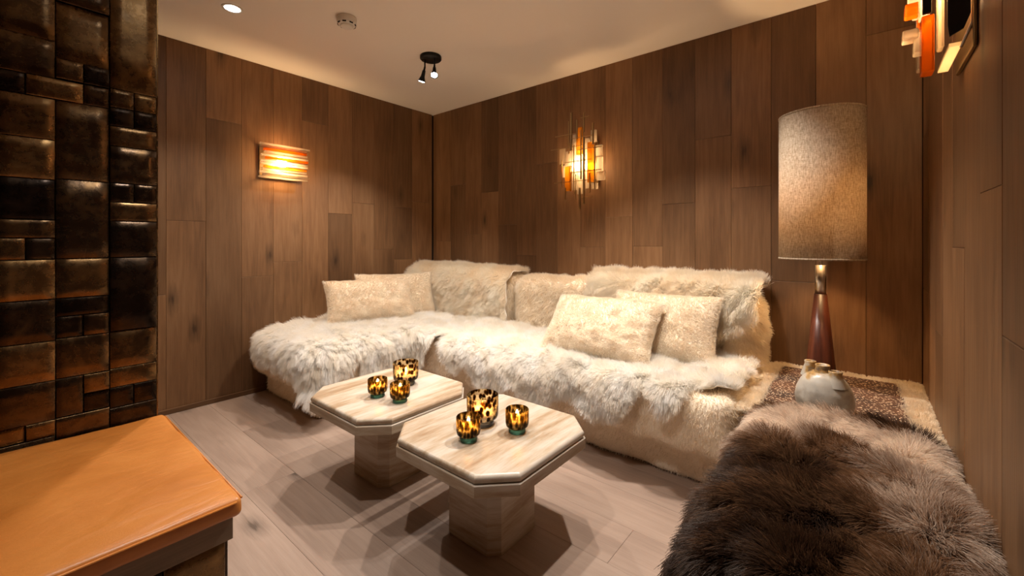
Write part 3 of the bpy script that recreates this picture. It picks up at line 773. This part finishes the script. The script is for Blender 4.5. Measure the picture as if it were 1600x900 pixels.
# back skins over the top of the backrest
def back_prof(zlo):
    ZT, RB, yf, yb = .855, .13, -.338, -.022
    def f(s):
        L1 = ZT-RB-zlo; flat = max(.001, (yb-yf)-2*RB)
        if s < L1: return yf, zlo+s, -1, 0
        a = (s-L1)/RB
        if a < PI/2: return yf+RB*(1-math.cos(a)), ZT-RB+RB*math.sin(a), -math.cos(a), math.sin(a)
        q = s-L1-RB*PI/2
        if q < flat: return yf+RB+q, ZT, 0, 1
        a = min((q-flat)/RB, PI/2); return yb-RB+RB*math.sin(a), ZT-RB+RB*math.cos(a), math.sin(a), math.cos(a)
    return f
def back_pelt(label, x0, x1, hem, zlo, n, length, sd_, depth=.80):
    xs = np.arange(x0, x1, .014); hx, hz_ = [], []
    for px, py in hem:
        x, _, z = ony(px, py, -.33); hx.append(x); hz_.append(z)
    s0 = np.maximum(.0, np.interp(xs, hx, hz_)-zlo)
    e = np.minimum(xs-x0, x1-xs); s1 = np.full(len(xs), depth)-.05*(1-np.clip(e/.08, 0, 1))
    s1 = np.maximum(s1, s0+.1)
    # columns run +x, arclength runs up the face: mirror so the faces look outward
    me = pelt_profile(xs[::-1], s0[::-1], s1[::-1], back_prof(zlo), sd_, nv=26, puff=.010)
    fo = lambda P, N: np.array([.15, -.2, -.25])+(np.array([0, 0, -1.0])-(N@np.array([0, 0, -1.0]))[:, None]*N)*.6
    return pelt('sheepskin', label, me, n, length, flow=fo, lift=.75, comb=.45, grav=.35, clump=.10, cell=.03, K=5, rad=.0009, curl=.16, swirl=.35, tint=tint_fn((.95, .85, .70), (.98, .93, .84), seed=sd_, scale=.3), seed=sd_)
back_pelt('white sheepskin draped over the corner end of the sofa backrest', .03, 1.285, [(655, 500), (690, 505), (720, 505), (760, 508), (810, 512)], .42, 62000, .045, 201, .70)
back_pelt('white sheepskin thrown over the top of the backrest near the floor lamp', 1.98, 2.99, [(935, 470), (1000, 470), (1060, 480), (1095, 500), (1115, 525), (1140, 522), (1165, 505), (1190, 488), (1200, 482)], .45, 70000, .062, 221, .66)

# pillows: local x = width, z = height, y = thickness
def pillow(label, p, q, w, h, t, lean, zc, seed):
    a = math.atan2(q[1]-p[1], q[0]-p[0])
    o = obj('pillow', pillow_mesh(w, h, t, seed), M['shearling']); tag(o, label, 'pillow')
    o.location = ((p[0]+q[0])/2, (p[1]+q[1])/2, zc)
    o.rotation_euler = (Matrix.Rotation(a, 3, 'Z') @ Matrix.Rotation(-lean, 3, 'X')).to_euler()
    bpy.context.view_layer.update()
    fleece(o, o.data, 52000, .012, lift=.9, comb=.5, grav=.0, jit=.5, clump=0, cell=.02, K=3, rad=.0009, swirl=.10, curl=.08, flow=lambda P, N: np.tile([.7, 0, -.3], (len(P), 1)), tint=tint_fn((.92, .82, .68), (.97, .91, .81), seed=seed), seed=seed, name='pile')
    return o
R_ = math.radians
pillow('cream shearling pillow propped in the front of the pair by the left wooden wall', (.295, -1.28), (.495, -.65), .68, .37, .18, R_(28), .625, 301)
pillow('cream shearling pillow half hidden at the back of the pair by the left wooden wall', (.21, -.98), (.44, -.37), .66, .40, .14, R_(22), .635, 311)
pillow('cream shearling pillow lying in front on the sofa seat, its whole face showing', (1.93, -.672), (2.57, -.662), .66, .40, .19, R_(40), .605, 321)
pillow('cream shearling pillow tucked behind another near the end of the sofa', (2.24, -.49), (2.83, -.475), .60, .40, .16, R_(28), .62, 331)

# ================================================================== CORNER SIDE TABLE, LAMP, VASE
st = thing('side_table', 'low shearling-covered corner table between sofa and right wall', 'side table', (0, 0, 0))
o = obj('body', soft_box(3.006, RW-.012, -.845, -.012, .004, .364, .04, amp=.003, name='body'), M['shearling'], st)
mt = thing('spotted_mat', 'brown spotted hide mat with cream shearling border on the corner table', 'mat', (0, 0, 0))
me = soft_box(3.006, RW-.008, -.85, -.012, .377, .399, .010, amp=.004, step=.02, name='border'); o = obj('border', me, M['shearling'], mt)
fleece(o, me, 22000, .022, lift=.8, comb=.4, grav=.2, jit=.5, clump=.5, cell=.02, K=3, rad=.001, tint=tint_fn(*CREAM, seed=9), seed=401, keep=lambda p, n: ((n[:, 2] > .2) & ((p[:, 0] < 3.065) | (p[:, 0] > 3.545) | (p[:, 1] > -.075) | (p[:, 1] < -.77)))*1.0+.001, name='pile')
box('hide', 3.062, 3.548, -.77, -.075, .4035, .4086, M['hide'], mt, .003)

fl = thing('table_lamp', 'tall lamp with linen drum shade on a walnut cone, standing on the corner table', 'lamp', (3.25, -.30, .409))
lathe('cone', [(.0005, 0), (.066, 0), (.067, .006), (.026, .435), (.0005, .435)], 48, M['walnut'], fl)
lathe('neck', [(.0005, .4355), (.0225, .4355), (.0225, .575), (.0005, .575)], 32, M['steel'], fl)
sh = lathe('shade', [(.171, .605), (.173, .605), (.173, 1.308), (.171, 1.308)], 96, M['linen'], fl, close=True)
lathe('shade_rim', [(.1700, .603), (.1745, .603), (.1745, .611), (.1700, .611)], 96, M['linen'], sh, close=True)
lathe('shade_rim', [(.1700, 1.302), (.1745, 1.302), (.1745, 1.310), (.1700, 1.310)], 96, M['linen'], sh, close=True)
bm = bmesh.new(); tube(bm, (0, 0, .575), (0, 0, .80), .006)
for k in range(3): a = 2*PI*k/3; tube(bm, (0, 0, .655), (.170*math.cos(a), .170*math.sin(a), .655), .002, 6)
obj('spider', bm_mesh('spider', bm), M['steel'], fl)
bulb(fl, (0, 0, .84), .030, 46)

vz = thing('vase', 'pale glazed stoneware vase with three short brown necks', 'vase', (3.285, -.700, .409))
# body: squashed lump with three shoulders
n1, n2 = 56, 30; V = []; Fc = []
necks = [(-.048, .030, .188, .020), (-.004, -.002, .186, .024), (.038, -.026, .172, .022)]
ca, sa = math.cos(R_(0)), math.sin(R_(0))
vz_z = [0, .004, .02, .05, .085, .120, .145, .160, .165]; vz_r = [.080, .088, .097, .101, .095, .080, .060, .034, .0006]
for j in range(n2+1):
    zz = float(np.interp(j/n2, np.linspace(0, 1, 9), vz_z)); rr = float(np.interp(j/n2, np.linspace(0, 1, 9), vz_r))
    for i in range(n1):
        a = 2*PI*i/n1; V.append((rr*math.cos(a), rr*.82*math.sin(a), zz))
for j in range(n2):
    for i in range(n1): Fc.append((j*n1+i, j*n1+(i+1) % n1, (j+1)*n1+(i+1) % n1, (j+1)*n1+i))
Fc.append(tuple(range(n1))[::-1])
me = pyd('body', V, Fc, True); o = obj('body', me, M['stoneware'], vz)
for x, y, zt, r in necks:
    lathe('neck', [(r*1.75, -.060), (r*1.25, -.028), (r*.98, -.012), (r*1.08, -.001), (r*1.0, .001), (r*.78, -.002), (r*.72, -.030), (.0005, -.032)], 30, M['stoneware'], vz, (x, y, zt))

# ================================================================== BROWN SHEEPSKIN SEAT
pf = thing('fur_stool', 'low upholstered stool under the brown sheepskin by the right wall', 'stool', (0, 0, 0))
obj('body', soft_box(3.110, 3.585, -1.90, -.875, .004, .405, .08, amp=.006, name='body'), M['shearling'], pf)
me = pelt_polar((3.335, -1.37), [(0, .44), (30, .48), (50, .62), (70, .62), (90, .57), (110, .60), (130, .58), (155, .50), (180, .46), (205, .44), (230, .57), (255, .80), (270, .86), (290, .76), (310, .60), (335, .44)],
                (3.185, 3.51, -1.82, -.955), .085, .425, 55, nr=34, ns=140, puff=.014, flare=.05)
# the wall stops the hide on one side
vv = np.empty(len(me.vertices)*3); me.vertices.foreach_get('co', vv); vv = vv.reshape(-1, 3); vv[:, 0] = np.minimum(vv[:, 0], RW-.03); me.vertices.foreach_set('co', vv.reshape(-1)); me.update()
def brown_tint(P, g):
    u = (P[:, 0]-3.06)/.55; v = (-.86-P[:, 1])/.95
    n = wob(P, .22, 61)*.16+wob(P, .07, 67)*.12+g.normal(size=len(P))*.10
    L = np.exp(-(np.maximum(0, np.abs(v-.20+.06*(u-.5))-.10)/.15)**2)*1.0
    L = np.maximum(L, .80*np.clip((u-.52)/.25, 0, 1)*np.clip(1.45-v, 0, 1))
    L -= .75*np.exp(-(((u-.52)/.13)**2+((v-.30)/.10)**2))
    L -= .95*np.clip((.15-v)/.07, 0, 1)*np.clip((np.abs(u-.44)-.14)/.12, 0, 1)
    L = np.clip(L+n, 0, 1)[:, None]
    dark = np.array([.045, .020, .010]); midc = np.array([.26, .135, .065]); light = np.array([.92, .80, .68])
    c = np.where(L < .45, dark+(midc-dark)*(L/.45), midc+(light-midc)*((L-.45)/.55))
    return c*(1+g.normal(size=(len(P), 1))*.12)
pelt('brown_sheepskin', 'long brown and beige sheepskin covering the low stool by the right wall', me, 190000, .075, mat='brownskin', flow=lambda P, N: np.array([-.45, -.5, 0])+.9*(np.array([0, 0, -1.0])-(N@np.array([0, 0, -1.0]))[:, None]*N),
     lift=.5, comb=.75, grav=.45, clump=.45, cell=.03, K=6, rad=.0007, curl=.25, tint=brown_tint, seed=251)

# ================================================================== COFFEE TABLES AND CANDLES
def octagon(h, c): return [(h, -h+c), (h, h-c), (h-c, h), (-h+c, h), (-h, h-c), (-h, -h+c), (-h+c, -h), (h-c, -h)]
def prism(name, rings, mat, parent, smooth=False):
    """rings: list of (half, chamfer, z) from bottom to top"""
    V = []; Fc = []
    for h, c, z in rings: V += [(x, y, z) for x, y in octagon(h, c)]
    for k in range(len(rings)-1):
        for i in range(8): Fc.append((k*8+i, k*8+(i+1) % 8, (k+1)*8+(i+1) % 8, (k+1)*8+i))
    Fc.append(tuple(range(8))[::-1]); Fc.append(tuple(range((len(rings)-1)*8, len(rings)*8)))
    bm = bmesh.new(); me = pyd(name, V, Fc); bm.from_mesh(me); bpy.data.meshes.remove(me)
    return obj(name, bm_mesh(name, bm, smooth), mat, parent)
def coffee_table(x, y, label):
    t = thing('coffee_table', label, 'coffee table', (x, y, .0005), 0, 'travertine coffee tables')
    H, c = .298, .100
    prism('pedestal', [(.132, .036, 0), (.133, .036, .002), (.133, .036, .318)], M['trav_base'], t)
    prism('top_rim', [(H-.001, c, .3185), (H, c, .320), (H, c, .3545), (H-.002, c, .3565)], M['trav_base'], t)
    prism('groove', [(H-.010, c, .3565), (H-.010, c, .3595)], M['backing'], t)
    rr = .013; rings = [(H-.006, c, .3595)]
    for k in range(7):
        a = k/6*PI/2; rings.append((H-.003-rr*(1-math.cos(a)), c-.25*rr*(1-math.cos(a)), .372+rr*math.sin(a)))
    prism('tabletop', rings, M['trav_top'], t)
    return t
coffee_table(2.300, -1.632, 'travertine coffee table with cut corners standing away from the sofa corner')
coffee_table(1.645, -1.640, 'travertine coffee table with cut corners beside the shaggy sheepskin sofa end')
TT = .3858
def holder(px, py, R, Hh, glass, foot, label, clabel, group):
    x, y, _ = onz(px, py, TT)
    t = thing('candle_holder', label, 'candle holder', (x, y, TT), random.uniform(0, 6), group)
    rf = R*.72; f = Hh*.17; w = .0035
    lathe('foot', [(.0005, 0), (rf, 0), (rf*1.02, f*.4), (rf*.97, f*.95), (.0005, f)], 40, M[foot], t)
    lathe('cup', [(.0005, f+.0008), (rf*.98, f+.0008), (R*.95, f+.010), (R, f+.022), (R, Hh-.002), (R-w*.5, Hh), (R-w, Hh-.002), (R-w, f+.024), (R*.9, f+.010), (.0005, f+.010)], 44, M[glass], t)
    c = thing('tealight', clabel, 'candle', (x, y, TT+f+.0105))
    ch = min(.030, Hh*.34)
    rc = R*.60
    lathe('wax', [(.0005, 0), (rc, 0), (rc, ch), (rc*.9, ch-.001), (rc*.8, ch-.004), (.0005, ch-.005)], 28, M['wax'], c)
    bm = bmesh.new(); tube(bm, (0, 0, ch-.006), (0, 0, ch+.004), .0009, 6); obj('wick', bm_mesh('wick', bm), M['slot'], c)
    lathe('flame', [(.0004, ch+.003), (.0045, ch+.007), (.0058, ch+.012), (.0040, ch+.019), (.0004, ch+.028)], 14, M['flame'], c)
    lamp('candle_light', 'POINT', (x, y, TT+f+.0105+ch+.013), 1.3, (1, .55, .18), .008)
BIG, SML = 'large spotted candle holders', 'small smoked candle holders'
holder(754, 662, .062, .116, 'leopard', 'clearfoot', 'large leopard-spotted glass candle holder on the table away from the sofa corner', 'lit tealight in the large leopard-spotted holder on the table away from the corner', BIG)
holder(732, 687, .0440, .086, 'smoky', 'greenfoot', 'small smoked green-footed holder close beside the large one, table away from the corner', 'lit tealight in the small holder beside the large one, table away from the corner', SML)
holder(808, 674, .0440, .086, 'smoky', 'greenfoot', 'small smoked green-footed candle holder standing apart, on the table away from the corner', 'lit tealight in the small holder standing apart, table away from the corner', SML)
holder(634, 600, .062, .112, 'leopard', 'clearfoot', 'large spotted glass candle holder on the table by the shaggy sofa end', 'lit tealight in the large spotted holder on the table by the sofa end', BIG)
holder(590, 619, .0440, .082, 'smoky', 'greenfoot', 'small smoked green-footed candle holder standing apart, table by the shaggy sofa end', 'lit tealight in the small holder standing apart, table by the sofa end', SML)
holder(625, 627, .0440, .082, 'smoky', 'greenfoot', 'small smoked green-footed holder touching the large one, table by the shaggy sofa end', 'lit tealight in the small holder beside the large one, table by the sofa end', SML)

# ================================================================== LEATHER BENCH
BX0, BX1, BY1, BY0 = XM+.012, 2.172, -2.455, FY+.02
bn = thing('bench', 'low bench clad in dark bronze with a tan leather seat pad', 'bench', (0, 0, 0))
box('carcass', BX0+.005, BX1-.034, BY0, BY1-.022, .003, .338, M['backing'], bn)
box('rail', BX0, BX1-.012, BY0, BY1-.008, .338, .398, M['rail'], bn, .002)
me = soft_box(BX0+.004, BX1+.014, BY0, BY1+.008, .400, .450, .016, step=.035, amp=.0022, seed=77, crown=.006, name='seat_pad'); pad = obj('seat_pad', me, M['leather'], bn)
# piping seam around the upper edge
bm = bmesh.new(); zz = .4405
tube(bm, (BX1+.0135, BY0, zz), (BX1+.0135, BY1-.008, zz), .0028, 8); tube(bm, (BX0+.02, BY1+.0075, zz), (BX1-.002, BY1+.0075, zz), .0028, 8)
obj('piping', bm_mesh('piping', bm, True), M['leather'], pad)
PBn = lambda u, v, d: (BX1-.034+d, u, v)
u = BY1-.022
wd = [.125, .135, .20, .13, .25, .13, .2, .13, .25, .2]
for wv_ in wd:
    if u-wv_ < BY0: break
    zc = random.choice((.14, .2, .24))
    for a, b in ((.004, zc), (zc, .337)): piece('tile', PBn, u-wv_+.001, u-.001, a+.001, b-.001, .010+random.uniform(-.003, .004), .002, M['bronze'], bn, .0015)
    u -= wv_
PBe = lambda u, v, d: (u, BY1-.022+d, v)
u = BX0+.005
for wv_ in (.26, .27, .243): piece('tile', PBe, u+.001, u+wv_-.001, .005, .336, .010, .002, M['bronze'], bn, .0015); u += wv_
